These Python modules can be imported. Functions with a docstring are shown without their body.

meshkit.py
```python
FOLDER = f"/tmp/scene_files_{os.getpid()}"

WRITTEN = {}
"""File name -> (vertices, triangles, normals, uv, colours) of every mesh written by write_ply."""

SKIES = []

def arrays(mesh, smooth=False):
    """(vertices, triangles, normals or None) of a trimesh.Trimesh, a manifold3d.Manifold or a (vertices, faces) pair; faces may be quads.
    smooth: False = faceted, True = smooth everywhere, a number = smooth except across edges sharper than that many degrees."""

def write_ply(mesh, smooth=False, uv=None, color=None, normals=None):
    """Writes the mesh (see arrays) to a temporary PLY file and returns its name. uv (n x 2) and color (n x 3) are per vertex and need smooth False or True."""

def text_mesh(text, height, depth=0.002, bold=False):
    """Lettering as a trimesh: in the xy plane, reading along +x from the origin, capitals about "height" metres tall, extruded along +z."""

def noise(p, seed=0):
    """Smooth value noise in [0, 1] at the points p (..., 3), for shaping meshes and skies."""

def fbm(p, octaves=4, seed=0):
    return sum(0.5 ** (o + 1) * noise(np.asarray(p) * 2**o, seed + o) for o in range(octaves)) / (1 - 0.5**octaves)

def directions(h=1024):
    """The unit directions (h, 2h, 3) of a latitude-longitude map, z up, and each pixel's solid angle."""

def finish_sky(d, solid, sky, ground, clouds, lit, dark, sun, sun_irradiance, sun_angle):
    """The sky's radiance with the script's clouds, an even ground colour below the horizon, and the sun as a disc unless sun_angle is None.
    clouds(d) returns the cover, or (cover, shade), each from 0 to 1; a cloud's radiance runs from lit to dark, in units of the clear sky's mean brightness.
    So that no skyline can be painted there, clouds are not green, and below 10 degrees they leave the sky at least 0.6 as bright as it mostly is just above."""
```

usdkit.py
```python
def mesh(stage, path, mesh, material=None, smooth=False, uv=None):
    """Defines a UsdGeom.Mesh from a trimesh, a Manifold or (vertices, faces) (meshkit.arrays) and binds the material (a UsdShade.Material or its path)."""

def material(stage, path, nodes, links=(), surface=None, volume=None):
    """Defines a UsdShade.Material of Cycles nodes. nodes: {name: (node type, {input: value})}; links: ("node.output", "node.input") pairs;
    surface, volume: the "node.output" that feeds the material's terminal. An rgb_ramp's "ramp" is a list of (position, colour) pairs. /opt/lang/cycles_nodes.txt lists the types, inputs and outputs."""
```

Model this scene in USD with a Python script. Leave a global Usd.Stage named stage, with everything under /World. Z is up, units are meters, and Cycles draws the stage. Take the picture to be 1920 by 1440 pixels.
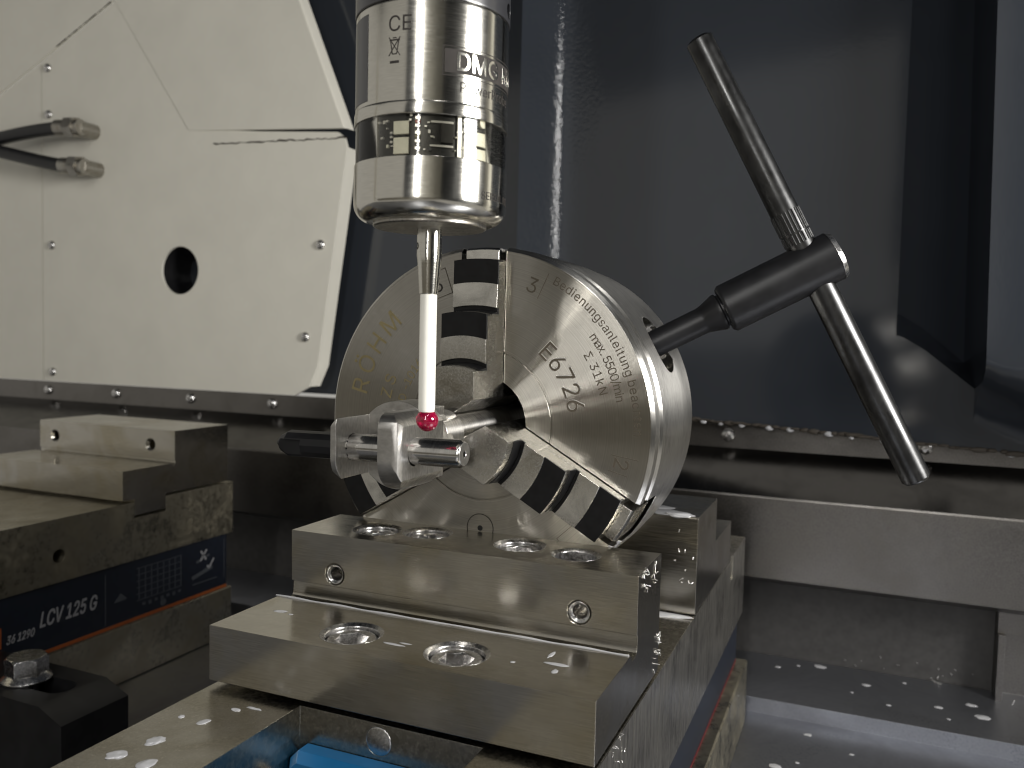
import math, random, numpy as np, trimesh, usdkit, meshkit
import manifold3d as m3
from manifold3d import Manifold, CrossSection
from pxr import Usd, UsdGeom, UsdLux, UsdShade, Gf, Sdf

random.seed(7); np.random.seed(7)
stage = Usd.Stage.CreateInMemory()
UsdGeom.SetStageUpAxis(stage, UsdGeom.Tokens.z); UsdGeom.SetStageMetersPerUnit(stage, 1.0)
UsdGeom.Xform.Define(stage, '/World'); UsdGeom.Scope.Define(stage, '/World/Looks')
MM = 0.001
# ------------------------------------------------------------------ camera
CAM = np.array([184.035, -240.822, 69.451]); YAW, PITCH, ROLL, FPX = 0.3976, -0.0548, 0.0240, 1576.05
def cam_axes():
    cy, sy, cp, sp = math.cos(YAW), math.sin(YAW), math.cos(PITCH), math.sin(PITCH)
    f = np.array([-sy*cp, cy*cp, sp]); r = np.array([cy, sy, 0.0]); u = np.cross(r, f)
    return r*math.cos(ROLL)+u*math.sin(ROLL), -r*math.sin(ROLL)+u*math.cos(ROLL), f
cr, cu, cf = cam_axes()
cam = UsdGeom.Camera.Define(stage, '/World/camera')
M = Gf.Matrix4d(*[float(x) for x in (*cr, 0, *cu, 0, *(-cf), 0, *(CAM*MM), 1)])
cam.AddTransformOp().Set(M)
HAP = 36.0
cam.CreateHorizontalApertureAttr(HAP); cam.CreateVerticalApertureAttr(HAP*0.75)
cam.CreateFocalLengthAttr(FPX/1920*HAP); cam.CreateClippingRangeAttr(Gf.Vec2f(0.01, 50))
cam.CreateFocusDistanceAttr(0.262); cam.CreateFStopAttr(22.0)
cam.CreateExposureAttr(0.7)

# ------------------------------------------------------------------ light
def rect(name, pos, target, w, h, inten, col=(1, 1, 1)):
    l = UsdLux.RectLight.Define(stage, '/World/'+name)
    pos, target = np.array(pos, float), np.array(target, float)
    z = pos-target; z /= np.linalg.norm(z); up = np.array([0, 0, 1.0])
    if abs(z[2]) > .95: up = np.array([0, 1.0, 0])
    x = np.cross(up, z); x /= np.linalg.norm(x); y = np.cross(z, x)
    l.AddTransformOp().Set(Gf.Matrix4d(*[float(v) for v in (*x, 0, *y, 0, *z, 0, *(pos*MM), 1)]))
    l.CreateWidthAttr(w*MM); l.CreateHeightAttr(h*MM); l.CreateIntensityAttr(inten); l.CreateColorAttr(Gf.Vec3f(*col))
    return l
rect('lamp_right', (720, -60, 232), (76, -43, 150), 230, 210, 30.0, (1.0, .985, .955))
rect('lamp_front', (190, -760, 420), (76, -43, 110), 30, 600, 30.0, (1.0, .985, .955))
rect('lamp_top', (330, -300, 680), (250, -200, 0), 40, 300, 16.0, (1.0, .985, .955))
dome = UsdLux.DomeLight.Define(stage, '/World/shop_fill')  # even ambient fill standing in for the workshop around, no sky
dm = usdkit.material(stage, '/World/Looks/shop_air', {'b': ('background_shader', {'color': (1.0, .965, .89), 'strength': 0.24})}, surface='b.background')
UsdShade.MaterialBindingAPI.Apply(dome.GetPrim()).Bind(dm)

# ------------------------------------------------------------------ materials
def mat(name, nodes, links, surface='p.BSDF'): return usdkit.material(stage, '/World/Looks/'+name, nodes, links, surface=surface)
def steel(name, base=(.56, .54, .50), rough=.28, rvar=.12, brush=None, fine=1400., bumpd=.00002, aniso=0.0, tan=None, stain=None, stain_scale=60., stain_lo=.45, stain_hi=.7, bevel=.0003, metallic=1.0, bump_s=.25, smear=.0):
    """brush: scale triple (1/m) of a stretched noise that makes grinding marks; tan: ('radial', centre, axis) or ('const', v)."""
    n = {'g': ('geometry', {}), 'p': ('principled_bsdf', {'metallic': metallic, 'anisotropic': aniso})}
    L = []
    n['map'] = ('mapping', {'mapping_type': 'point', 'scale': brush or (fine, fine, fine)})
    L.append(('g.position', 'map.vector'))
    n['n1'] = ('noise_texture', {'scale': 1.0, 'detail': 3.0, 'roughness': .6}); L.append(('map.vector', 'n1.vector'))
    n['n2'] = ('noise_texture', {'scale': stain_scale, 'detail': 4.0, 'roughness': .6, 'distortion': .6}); L.append(('g.position', 'n2.vector'))
    n['r1'] = ('map_range', {'from_min': .25, 'from_max': .75, 'to_min': rough-rvar*.5, 'to_max': rough+rvar*.5, 'clamp': True}); L.append(('n1.fac', 'r1.value'))
    n['r2'] = ('map_range', {'from_min': .35, 'from_max': .7, 'to_min': -rvar*.6, 'to_max': rvar*.8, 'clamp': True}); L.append(('n2.fac', 'r2.value'))
    n['ra'] = ('math', {'math_type': 'add', 'use_clamp': True}); L += [('r1.result', 'ra.value1'), ('r2.result', 'ra.value2'), ('ra.value', 'p.roughness')]
    st = stain or tuple(c*.72 for c in base)
    n['sr'] = ('map_range', {'from_min': stain_lo, 'from_max': stain_hi, 'to_min': 0, 'to_max': 1, 'clamp': True}); L.append(('n2.fac', 'sr.value'))
    n['mx'] = ('mix_color', {'a': base, 'b': st}); L += [('sr.result', 'mx.fac')]
    n['mg'] = ('map_range', {'from_min': .2, 'from_max': .8, 'to_min': .86, 'to_max': 1.1, 'clamp': True}); L.append(('n1.fac', 'mg.value'))
    n['mm'] = ('vector_math', {'math_type': 'scale'}); L += [('mx.result', 'mm.vector1'), ('mg.result', 'mm.scale'), ('mm.vector', 'p.base_color')]
    n['bv'] = ('bevel', {'samples': 4, 'radius': bevel})
    n['bp'] = ('bump', {'strength': bump_s, 'distance': bumpd, 'use_object_space': False}); L += [('n1.fac', 'bp.height'), ('bv.bevel', 'bp.normal'), ('bp.normal', 'p.normal')]
    if tan:
        if tan[0] == 'const':
            n['t'] = ('combine_xyz', dict(zip('xyz', tan[1]))); L.append(('t.vector', 'p.tangent'))
        else:
            _, c, mask = tan
            n['ts'] = ('vector_math', {'math_type': 'subtract', 'vector2': tuple(x*MM for x in c)}); n['tm'] = ('vector_math', {'math_type': 'multiply', 'vector2': mask}); n['tn'] = ('vector_math', {'math_type': 'normalize'})
            L += [('g.position', 'ts.vector1'), ('ts.vector', 'tm.vector1'), ('tm.vector', 'tn.vector1'), ('tn.vector', 'p.tangent')]
    return mat(name, n, L)
def plain(name, col, rough=.5, metallic=0.0, noise=.12, scale=300., bump=0.0, bumpscale=900., bevel=.0003, **kw):
    n = {'g': ('geometry', {}), 'n': ('noise_texture', {'scale': scale, 'detail': 4.0, 'roughness': .6}), 'p': ('principled_bsdf', {'metallic': metallic, 'roughness': rough, **kw}),
         'r': ('map_range', {'from_min': .3, 'from_max': .7, 'to_min': 1-noise, 'to_max': 1+noise, 'clamp': True}), 'm': ('vector_math', {'math_type': 'scale', 'vector1': col}),
         'n2': ('noise_texture', {'scale': bumpscale, 'detail': 2.0}), 'bv': ('bevel', {'samples': 4, 'radius': bevel}), 'b': ('bump', {'strength': 1.0 if bump else 0.0, 'distance': max(bump, 1e-7)})}
    L = [('g.position', 'n.vector'), ('n.fac', 'r.value'), ('r.result', 'm.scale'), ('m.vector', 'p.base_color'), ('g.position', 'n2.vector'), ('n2.fac', 'b.height'), ('bv.bevel', 'b.normal'), ('b.normal', 'p.normal')]
    return mat(name, n, L)
CX, CZ, CY = 58.5, 38.57, 29.9          # chuck axis and the plane of its face
PX, PY = 76.4, -43.1                    # probe axis
W_ST = (.56, .54, .49)
S = {}
S['jaw_ground'] = steel('ground_vise_steel', (.515, .49, .435), .20, .05, brush=(120., 500., 2600.), aniso=.6, tan=('const', (0, .6, .8)), stain=(.42, .375, .27), stain_scale=30, stain_lo=.48, stain_hi=.75, bumpd=.000004, bump_s=.15)
S['side_milled'] = steel('milled_vise_side', (.50, .48, .44), .30, .08, brush=(600., 420., 60.), stain_scale=50, bumpd=.00001, bump_s=.3, bevel=.00003)
S['bed'] = steel('vise_bed_steel', (.46, .44, .39), .24, .1, fine=700., stain=(.36, .33, .26), stain_scale=30, bumpd=.000005)
S['old_steel'] = steel('stained_old_steel', (.40, .37, .29), .40, .2, fine=300., stain=(.34, .305, .225), stain_scale=45, stain_lo=.42, stain_hi=.7, bumpd=.000008)
S['chuck_face'] = mat('turned_chuck_face', {'g': ('geometry', {}), 'ts': ('vector_math', {'math_type': 'subtract', 'vector2': (CX*MM, CY*MM, CZ*MM)}), 'tm': ('vector_math', {'math_type': 'multiply', 'vector2': (1, 0, 1)}), 'tn': ('vector_math', {'math_type': 'normalize'}),
    'len': ('vector_math', {'math_type': 'length'}), 'rn': ('noise_texture', {'dimensions': '1D', 'scale': 2600., 'detail': 2.0}), 'n': ('noise_texture', {'scale': 38., 'detail': 4.0, 'roughness': .6}), 'nf': ('noise_texture', {'scale': 1500., 'detail': 2.0}),
    'rr': ('map_range', {'from_min': .3, 'from_max': .7, 'to_min': .235, 'to_max': .31, 'clamp': True}), 'cr': ('map_range', {'from_min': .3, 'from_max': .7, 'to_min': .88, 'to_max': 1.08, 'clamp': True}),
    'cm': ('mix_color', {'a': (.50, .485, .45), 'b': (.42, .395, .34)}), 'cs': ('vector_math', {'math_type': 'scale'}),
    'a': ('glossy_bsdf', {'distribution': 'beckmann', 'anisotropy': -.80}), 'b': ('glossy_bsdf', {'distribution': 'ggx', 'roughness': .24}), 'm': ('mix_closure', {'fac': .25}),
    'bv': ('bevel', {'samples': 4, 'radius': .0003}), 'bp': ('bump', {'strength': .12, 'distance': .000004})},
    [('g.position', 'ts.vector1'), ('ts.vector', 'tm.vector1'), ('tm.vector', 'tn.vector1'), ('tm.vector', 'len.vector1'), ('len.value', 'rn.w'), ('g.position', 'n.vector'), ('g.position', 'nf.vector'), ('n.fac', 'rr.value'), ('rn.fac', 'cr.value'),
     ('n.fac', 'cm.fac'), ('cm.result', 'cs.vector1'), ('cr.result', 'cs.scale'), ('cs.vector', 'a.color'), ('cs.vector', 'b.color'), ('rr.result', 'a.roughness'), ('tn.vector', 'a.tangent'),
     ('nf.fac', 'bp.height'), ('bv.bevel', 'bp.normal'), ('bp.normal', 'a.normal'), ('bp.normal', 'b.normal'), ('a.BSDF', 'm.closure1'), ('b.BSDF', 'm.closure2')], 'm.closure')
S['chuck_rim'] = steel('ground_chuck_rim', (.68, .66, .62), .27, .04, brush=(200., 2400., 200.), aniso=.9, tan=('const', (0, 1, 0)), stain_scale=30, bumpd=.000003, bump_s=.15)
S['jaw_steel'] = steel('ground_jaw_steel', (.68, .66, .61), .20, .08, brush=(1500., 400., 1500.), stain_scale=90, bumpd=.000006)
S['jaw_side'] = steel('scraped_jaw_side', (.45, .44, .44), .30, .2, brush=(400., 300., 2600.), stain_scale=120, bumpd=.00006, bump_s=.6)
S['work'] = steel('milled_workpiece_steel', (.58, .565, .54), .33, .05, brush=(300., 1200., 500.), stain_scale=40, stain=(.50, .485, .46), bumpd=.000002, bump_s=.2)
S['turned'] = steel('turned_shank_steel', (.68, .66, .63), .30, .05, brush=(200., 3000., 200.), aniso=.9, tan=('const', (0, 1, 0)), stain_scale=40, bumpd=.000002, bump_s=.2)
S['pin'] = steel('polished_pin_steel', (.66, .645, .62), .17, .05, brush=(2000., 300., 300.), stain_scale=120, bumpd=.000005)
S['probe'] = steel('brushed_probe_steel', (.66, .64, .58), .17, .05, brush=(350., 350., 4000.), aniso=.5, tan=('const', (0, 0, 1)), stain_scale=40, bumpd=.000006, bump_s=.15, stain=(.6, .58, .52))
S['screw'] = steel('zinc_screw_steel', (.68, .67, .66), .25, .12, fine=900., stain_scale=200)
S['black_ox'] = plain('black_oxide_steel', (.011, .011, .012), .36, .0, noise=.35, scale=120., bump=.000002, bumpscale=1500., specular_ior_level=.28)
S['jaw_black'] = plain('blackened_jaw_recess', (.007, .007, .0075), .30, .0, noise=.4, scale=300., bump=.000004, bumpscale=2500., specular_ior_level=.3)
S['bar'] = steel('worn_dark_bar', (.115, .115, .115), .30, .10, brush=(300., 300., 160.), stain=(.05, .05, .05), stain_scale=50, stain_lo=.35, stain_hi=.65, bumpd=.000004)
S['ceramic'] = plain('white_ceramic', (.86, .84, .76), .25, noise=.02)
S['dark_collar'] = plain('dark_anodised_collar', (.03, .03, .033), .25, .0, noise=.1, specular_ior_level=.9)
S['pcb'] = plain('black_circuit_board', (.012, .013, .015), .35)
S['led'] = plain('pale_led_package', (.74, .74, .67), .4, noise=.1)
S['solder'] = plain('bright_solder', (.75, .75, .75), .3, .6, bevel=.00002)
S['brass_pad'] = plain('olive_component', (.30, .27, .16), .4)
S['red_part'] = plain('red_component', (.35, .04, .02), .4)
S['ink'] = plain('dark_print', (.04, .036, .033), .6, specular_ior_level=.12, bevel=.00002)
S['etch'] = plain('laser_etched_print', (.085, .07, .05), .5, .3, bevel=.00002)
S['etch_gold'] = plain('faint_golden_etching', (.30, .25, .13), .45, .6, bevel=.00002)
S['edge_glint'] = steel('stamped_edge_glint', (.80, .79, .76), .35, .05, bevel=.00002, bumpd=.000001)
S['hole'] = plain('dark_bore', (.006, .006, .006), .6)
S['white_print'] = plain('white_print', (.27, .27, .28), .5, bevel=.00002)
S['grey_print'] = plain('grey_print', (.06, .066, .075), .5, bevel=.00002)
S['navy'] = plain('navy_label_panel', (.007, .010, .018), .42, noise=.2)
S['orange'] = plain('orange_stripe', (.30, .075, .015), .45)
S['redline'] = plain('red_stripe', (.12, .012, .016), .4)
S['blue'] = plain('blue_anodised_block', (.003, .09, .225), .42, .0, noise=.1, scale=80.)
S['panel'] = plain('cream_painted_sheet', (.72, .695, .61), .42, noise=.03, scale=30., bump=.00001, bumpscale=500.)
S['sill'] = plain('grey_reflection_sill', (.20, .18, .14), .45)
S['navywall'] = plain('dark_blue_machine_paint', (.034, .039, .048), .20, noise=.10, scale=40., bump=.00003, bumpscale=420., bevel=.001, specular_ior_level=.45)
S['peelwall'] = mat('orange_peel_machine_paint', {'g': ('geometry', {}), 'n': ('noise_texture', {'scale': 330., 'detail': 2.5, 'roughness': .6}), 'n2': ('noise_texture', {'scale': 900., 'detail': 1.0}), 'x': ('separate_xyz', {}),
    'a': ('math', {'math_type': 'add', 'value2': .032}), 'b': ('math', {'math_type': 'absolute'}), 'm': ('map_range', {'from_min': .012, 'from_max': .035, 'to_min': 1.0, 'to_max': .06, 'clamp': True}),
    'h': ('math', {'math_type': 'multiply'}), 'hs': ('math', {'math_type': 'multiply_add', 'value2': .25}), 'bp': ('bump', {'strength': 1.0, 'distance': .0003}), 'c': ('noise_texture', {'scale': 14., 'detail': 5.0, 'roughness': .65}), 'cm': ('mix_color', {'a': (.024, .028, .035), 'b': (.032, .037, .046)}),
    'p': ('principled_bsdf', {'roughness': .11, 'specular_ior_level': .75})},
    [('g.position', 'n.vector'), ('g.position', 'n2.vector'), ('g.position', 'x.vector'), ('x.x', 'a.value1'), ('a.value', 'b.value1'), ('b.value', 'm.value'), ('n2.fac', 'hs.value1'), ('n.fac', 'hs.value3'), ('hs.value', 'h.value1'), ('m.result', 'h.value2'), ('h.value', 'bp.height'), ('bp.normal', 'p.normal'), ('g.position', 'c.vector'), ('c.fac', 'cm.fac'), ('cm.result', 'p.base_color')])
S['cover'] = steel('matt_stainless_cover', (.20, .19, .18), .33, .06, fine=1200., bumpd=.000008, stain_scale=25, stain=(.175, .165, .152), bump_s=.3)
S['coverdark'] = steel('darkened_stainless_top', (.11, .105, .10), .20, .05, fine=900., bumpd=.000004, stain_scale=30)  # stainless darkened in colour for the dark wall mirrored in it
S['underdark'] = plain('dark_cover_skirt', (.045, .043, .041), .45, .2, noise=.2, scale=200., bump=.00003)
S['table'] = steel('wet_machine_table', (.31, .32, .35), .42, .10, fine=700., stain=(.24, .245, .27), stain_scale=18, bumpd=.000004)
S['drop_and_glint'] = plain('milky_coolant_and_glint', (.40, .40, .41), .15, noise=.05, specular_ior_level=.6)
S['swarf'] = plain('bright_swarf', (.75, .74, .72), .25, .8)
S['rubber'] = plain('black_rubber', (.012, .012, .013), .38, noise=.3)
S['fitting'] = steel('dull_nickel_fitting', (.40, .385, .35), .35, .1, stain=(.29, .26, .22), stain_scale=150)
S['dirt_and_shade'] = plain('brown_grime_and_shade', (.035, .028, .02), .7)
S['ruby'] = mat('ruby', {'p': ('principled_bsdf', {'base_color': (.60, .004, .075), 'roughness': .02, 'ior': 1.77, 'transmission_weight': .75, 'specular_ior_level': .6})}, [])
S['window'] = mat('clear_window', {'f': ('fresnel', {'IOR': 1.33}), 't': ('transparent_bsdf', {'color': (.93, .92, .88)}), 'g': ('glossy_bsdf', {'roughness': .06, 'color': (1, 1, 1)}), 'm': ('mix_closure', {})},
                 [('f.fac', 'm.fac'), ('t.BSDF', 'm.closure1'), ('g.BSDF', 'm.closure2')], 'm.closure')

# ------------------------------------------------------------------ scene helpers (all shapes are built in millimetres)
used = {}
def numbered(path):
    k = used.get(path, 0); used[path] = k+1
    return path if k == 0 else f'{path}_{k:03d}'
BASE = {}
def tag(prim, label=None, cat=None, group=None, kind=None):
    for k, v in (('label', label), ('category', cat), ('group', group), ('kind', kind)):
        if v: prim.SetCustomDataByKey(k, v)
    return prim
def thing(name, label, cat, base=(0, 0, 0), group=None, kind=None):
    p = numbered('/World/'+name); x = UsdGeom.Xform.Define(stage, p)
    x.AddTranslateOp().Set(Gf.Vec3d(*[b*MM for b in base])); BASE[p] = np.array(base, float)
    tag(x.GetPrim(), label, cat, group, kind); return p
def arr(mesh):
    if isinstance(mesh, Manifold):
        m = mesh.to_mesh(); return trimesh.Trimesh(np.array(m.vert_properties[:, :3], float), np.array(m.tri_verts), process=False)
    return mesh
def part(parent, name, mesh, material, smooth=35, label=None):
    """a mesh of its own below parent (a path); coordinates are world millimetres."""
    mesh = arr(mesh)
    if isinstance(mesh, (list, tuple)): mesh = trimesh.util.concatenate([arr(m) for m in mesh])
    p = numbered(parent+'/'+name)
    b = next((BASE[k] for k in sorted(BASE, key=len, reverse=True) if parent == k or parent.startswith(k+'/')), np.zeros(3))
    mm = mesh.copy(); mm.vertices = (np.asarray(mm.vertices)-b)*MM
    pr = usdkit.mesh(stage, p, mm, S[material] if isinstance(material, str) else material, smooth=smooth).GetPrim()
    if label: tag(pr, label)
    return p
def solo(name, mesh, material, label=None, cat=None, smooth=35, group=None, kind=None):
    p = part('/World', name, mesh, material, smooth); tag(stage.GetPrimAtPath(p), label, cat, group, kind); return p
def sub(parent_part, name, mesh, material, smooth=35, label=None):
    p = part(parent_part, name, mesh, material, smooth, label)
    if name in ('table_print', 'pictogram', 'mark_lines'): tag(stage.GetPrimAtPath(p), kind='stuff')
    return p

def box(x0, x1, y0, y1, z0, z1): return Manifold.cube([x1-x0, y1-y0, z1-z0]).translate([x0, y0, z0])
def cbox(x0, x1, y0, y1, z0, z1, c=.5):
    b = lambda a: box(x0+a[0], x1-a[0], y0+a[1], y1-a[1], z0+a[2], z1-a[2])
    return Manifold.batch_hull([b((c, c, 0)), b((c, 0, c)), b((0, c, c))])
def area(p): return .5*sum(a[0]*b[1]-b[0]*a[1] for a, b in zip(p, list(p[1:])+list(p[:1])))
def extr_x(pts, x0, x1):
    """polygon in (y, z) extruded along x"""
    m = Manifold.extrude(CrossSection([pts if area(pts) > 0 else pts[::-1]]), x1-x0)            # polygon xy -> (y,z); z -> x
    return m.transform(np.array([[0, 0, 1, x0], [1, 0, 0, 0], [0, 1, 0, 0]], float))
def extr_y(pts, y0, y1):
    """polygon in (x, z) extruded along y"""
    pts = [(p[0], -p[1]) for p in pts]
    m = Manifold.extrude(CrossSection([pts], m3.FillRule.NonZero) if area(pts) > 0 else CrossSection([pts[::-1]]), y1-y0)
    return m.transform(np.array([[1, 0, 0, 0], [0, 0, 1, y0], [0, -1, 0, 0]], float))
def extr_z(pts, z0, z1):
    if area(pts) < 0: pts = pts[::-1]
    return Manifold.extrude(CrossSection([pts]), z1-z0).translate([0, 0, z0])
def frame(d):
    d = np.array(d, float); d /= np.linalg.norm(d); a = np.array([0, 0, 1.0]) if abs(d[2]) < .9 else np.array([1.0, 0, 0])
    x = np.cross(a, d); x /= np.linalg.norm(x); return np.array([x, np.cross(d, x), d]).T
def place(m, origin, d, xdir=None):
    R = frame(d)
    if xdir is not None:
        z = R[:, 2]; x = np.array(xdir, float); x -= z*(x@z); x /= np.linalg.norm(x); R = np.array([x, np.cross(z, x), z]).T
    if isinstance(m, Manifold): return m.transform(np.c_[R, np.array(origin, float)])
    T = np.eye(4); T[:3, :3] = R; T[:3, 3] = origin; m = m.copy(); m.apply_transform(T); return m
def lathe(prof, n=96, origin=(0, 0, 0), d=(0, 0, 1)):
    """profile of (r, h) pairs, closed to the axis; turned about d through origin."""
    pr = [(max(r, 0), h) for r, h in prof]
    if pr[0][0] > 0: pr = [(0, pr[0][1])]+pr
    if pr[-1][0] > 0: pr = pr+[(0, pr[-1][1])]
    if area(pr) < 0: pr = pr[::-1]
    return place(Manifold.revolve(CrossSection([pr]), n), origin, d)
def ring(prof, n=96, origin=(0, 0, 0), d=(0, 0, 1)):
    pr = prof if area(prof) > 0 else prof[::-1]
    return place(Manifold.revolve(CrossSection([pr]), n), origin, d)
def cyl(r, h, origin, d, n=48): return place(Manifold.cylinder(h, r, r, n), origin, d)
def ngon(af, k=6, rot=0.0): return [(af/2/math.cos(math.pi/k)*math.cos(2*math.pi*i/k+rot), af/2/math.cos(math.pi/k)*math.sin(2*math.pi*i/k+rot)) for i in range(k)]
def prism(pts, h, origin, d, xdir=None):
    return place(Manifold.extrude(CrossSection([pts if area(pts) > 0 else pts[::-1]]), h), origin, d, xdir)
def tube(path, r, n=14):
    path = np.array(path, float); T = np.gradient(path, axis=0); T /= np.linalg.norm(T, axis=1)[:, None]
    u = np.cross(T[0], [0, 0, 1.0]); u /= np.linalg.norm(u); V, F = [], []
    rr = np.broadcast_to(r, len(path))
    for i in range(len(path)):
        u = u-T[i]*(u@T[i]); u /= np.linalg.norm(u); w = np.cross(T[i], u)
        a = np.linspace(0, 2*np.pi, n, endpoint=False); V.append(path[i]+rr[i]*(np.outer(np.cos(a), u)+np.outer(np.sin(a), w)))
    V = np.vstack(V)
    for i in range(len(path)-1):
        for j in range(n):
            a, b = i*n+j, i*n+(j+1) % n; F += [[a, b, b+n], [a, b+n, a+n]]
    for s, rev in ((0, 1), ((len(path)-1)*n, 0)):
        for j in range(1, n-1): F.append([s, s+j+1, s+j] if rev else [s, s+j, s+j+1])
    m = trimesh.Trimesh(V, F, process=False); return m
def bez(p, k=24):
    p = np.array(p, float); t = np.linspace(0, 1, k)[:, None]
    while len(p.shape) == 2: p = p[:, None, :]
    pts = [x for x in p]
    while len(pts) > 1: pts = [a*(1-t)+b*t for a, b in zip(pts, pts[1:])]
    return pts[0]
def blob(c, rx, ry, rz, n=2, seed=0, rough=.18):
    s = trimesh.creation.icosphere(n, 1.0); v = np.array(s.vertices)
    v *= (1+rough*(meshkit.noise(v*1.6+seed*3.1+10, seed)-.5)*2)[:, None]; s.vertices = v*np.array([rx, ry, rz])+np.array(c); return s
# lettering
def text(s, h, depth=.12, bold=False): return meshkit.text_mesh(s, h, depth, bold)
def on_cyl(mesh, az_deg, z, R, flip=False):
    """lettering (xy plane) wrapped on the probe, reading with rising azimuth from az_deg, foot at height z."""
    m = mesh.copy()
    m = m.subdivide_to_size(max_edge=1.2) if False else m
    v, f = trimesh.remesh.subdivide_to_size(np.array(m.vertices), np.array(m.faces), 1.5)
    a = math.radians(az_deg)+v[:, 0]/R; r = R+v[:, 2]
    return trimesh.Trimesh(np.c_[PX+r*np.cos(a), PY+r*np.sin(a), z+v[:, 1]], f, process=False)
def arc_text(s, h, r, a0, a1, y=CY, depth=.08, bold=False, gap=None):
    """letters one by one on an arc of the chuck face, tops outward, reading clockwise from a0 to a1 (degrees)."""
    out = []; adv = []
    for ch in s: adv.append(.35*h if ch == ' ' else text(ch, h, depth, bold).bounds[1][0]+.18*h)
    tot = sum(adv); x = 0
    for ch, w in zip(s, adv):
        if ch != ' ':
            m = text(ch, h, depth, bold); a = math.radians(a0+(a1-a0)*(x+w/2)/tot)
            m.apply_translation([-w/2, -h/2, 0])
            er = np.array([math.cos(a), 0, math.sin(a)]); et = np.array([math.sin(a), 0, -math.cos(a)])
            T = np.eye(4); T[:3, 0] = et; T[:3, 1] = er; T[:3, 2] = (0, -1, 0); T[:3, 3] = np.array([CX, y, CZ])+r*er
            m.apply_transform(T); out.append(m)
        x += w
    return trimesh.util.concatenate(out)
def flat_text(s, h, origin, xd, yd, depth=.1, bold=False, width=None, slant=0.0):
    m = text(s, h, depth, bold)
    if width: m.apply_scale([width/m.bounds[1][0], 1, 1])
    m.vertices[:, 0] += slant*m.vertices[:, 1]
    xd, yd = np.array(xd, float), np.array(yd, float); T = np.eye(4); T[:3, 0] = xd; T[:3, 1] = yd; T[:3, 2] = np.cross(xd, yd); T[:3, 3] = origin
    m.apply_transform(T); return m

# ================================================================== SETTING
Y_STRIP, Y_EDGE, Z_S0, Z_S1, Z_EDGE, Z_FOOT = 350., 300., 15.4, -2.6, -25.4, -76.
X0, X1 = -900., 420.
# machine table: rear strip, wide slot in front of it, floor below
solo('machine_table', [extr_x([(-600, -149), (267, -149), (267, -140), (341.5, -140), (341.5, -175), (-600, -175)], X0, X1)], 'table', 'wet grey machine table with a long step', 'machine table', kind='structure')
# telescopic stainless cover
cov = thing('stainless_cover', 'folded stainless cover running along the back of the machine table', 'cover', (0, 300, -140), kind='structure')
part(cov, 'upper_strip', extr_x([(Y_STRIP, Z_S0), (Y_STRIP+2, Z_S0), (Y_STRIP+2, Z_S1-.4), (Y_STRIP, Z_S1)], X0, X1), 'cover')
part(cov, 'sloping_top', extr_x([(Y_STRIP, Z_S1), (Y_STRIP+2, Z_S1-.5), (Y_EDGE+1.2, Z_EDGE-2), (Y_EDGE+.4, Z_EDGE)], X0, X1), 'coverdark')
part(cov, 'front_face', extr_x([(Y_EDGE+.4, Z_EDGE), (Y_EDGE+1.6, Z_EDGE-.6), (Y_EDGE+2, Z_FOOT), (Y_EDGE+14, Z_FOOT-5), (Y_EDGE+14, Z_FOOT-7), (Y_EDGE, Z_FOOT-1), (Y_EDGE-.6, Z_EDGE-1.5)], X0, X1), 'cover')
part(cov, 'skirt', extr_x([(342, -84), (345, -84), (345, -175), (342, -175)], X0, 264), 'underdark')
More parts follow.
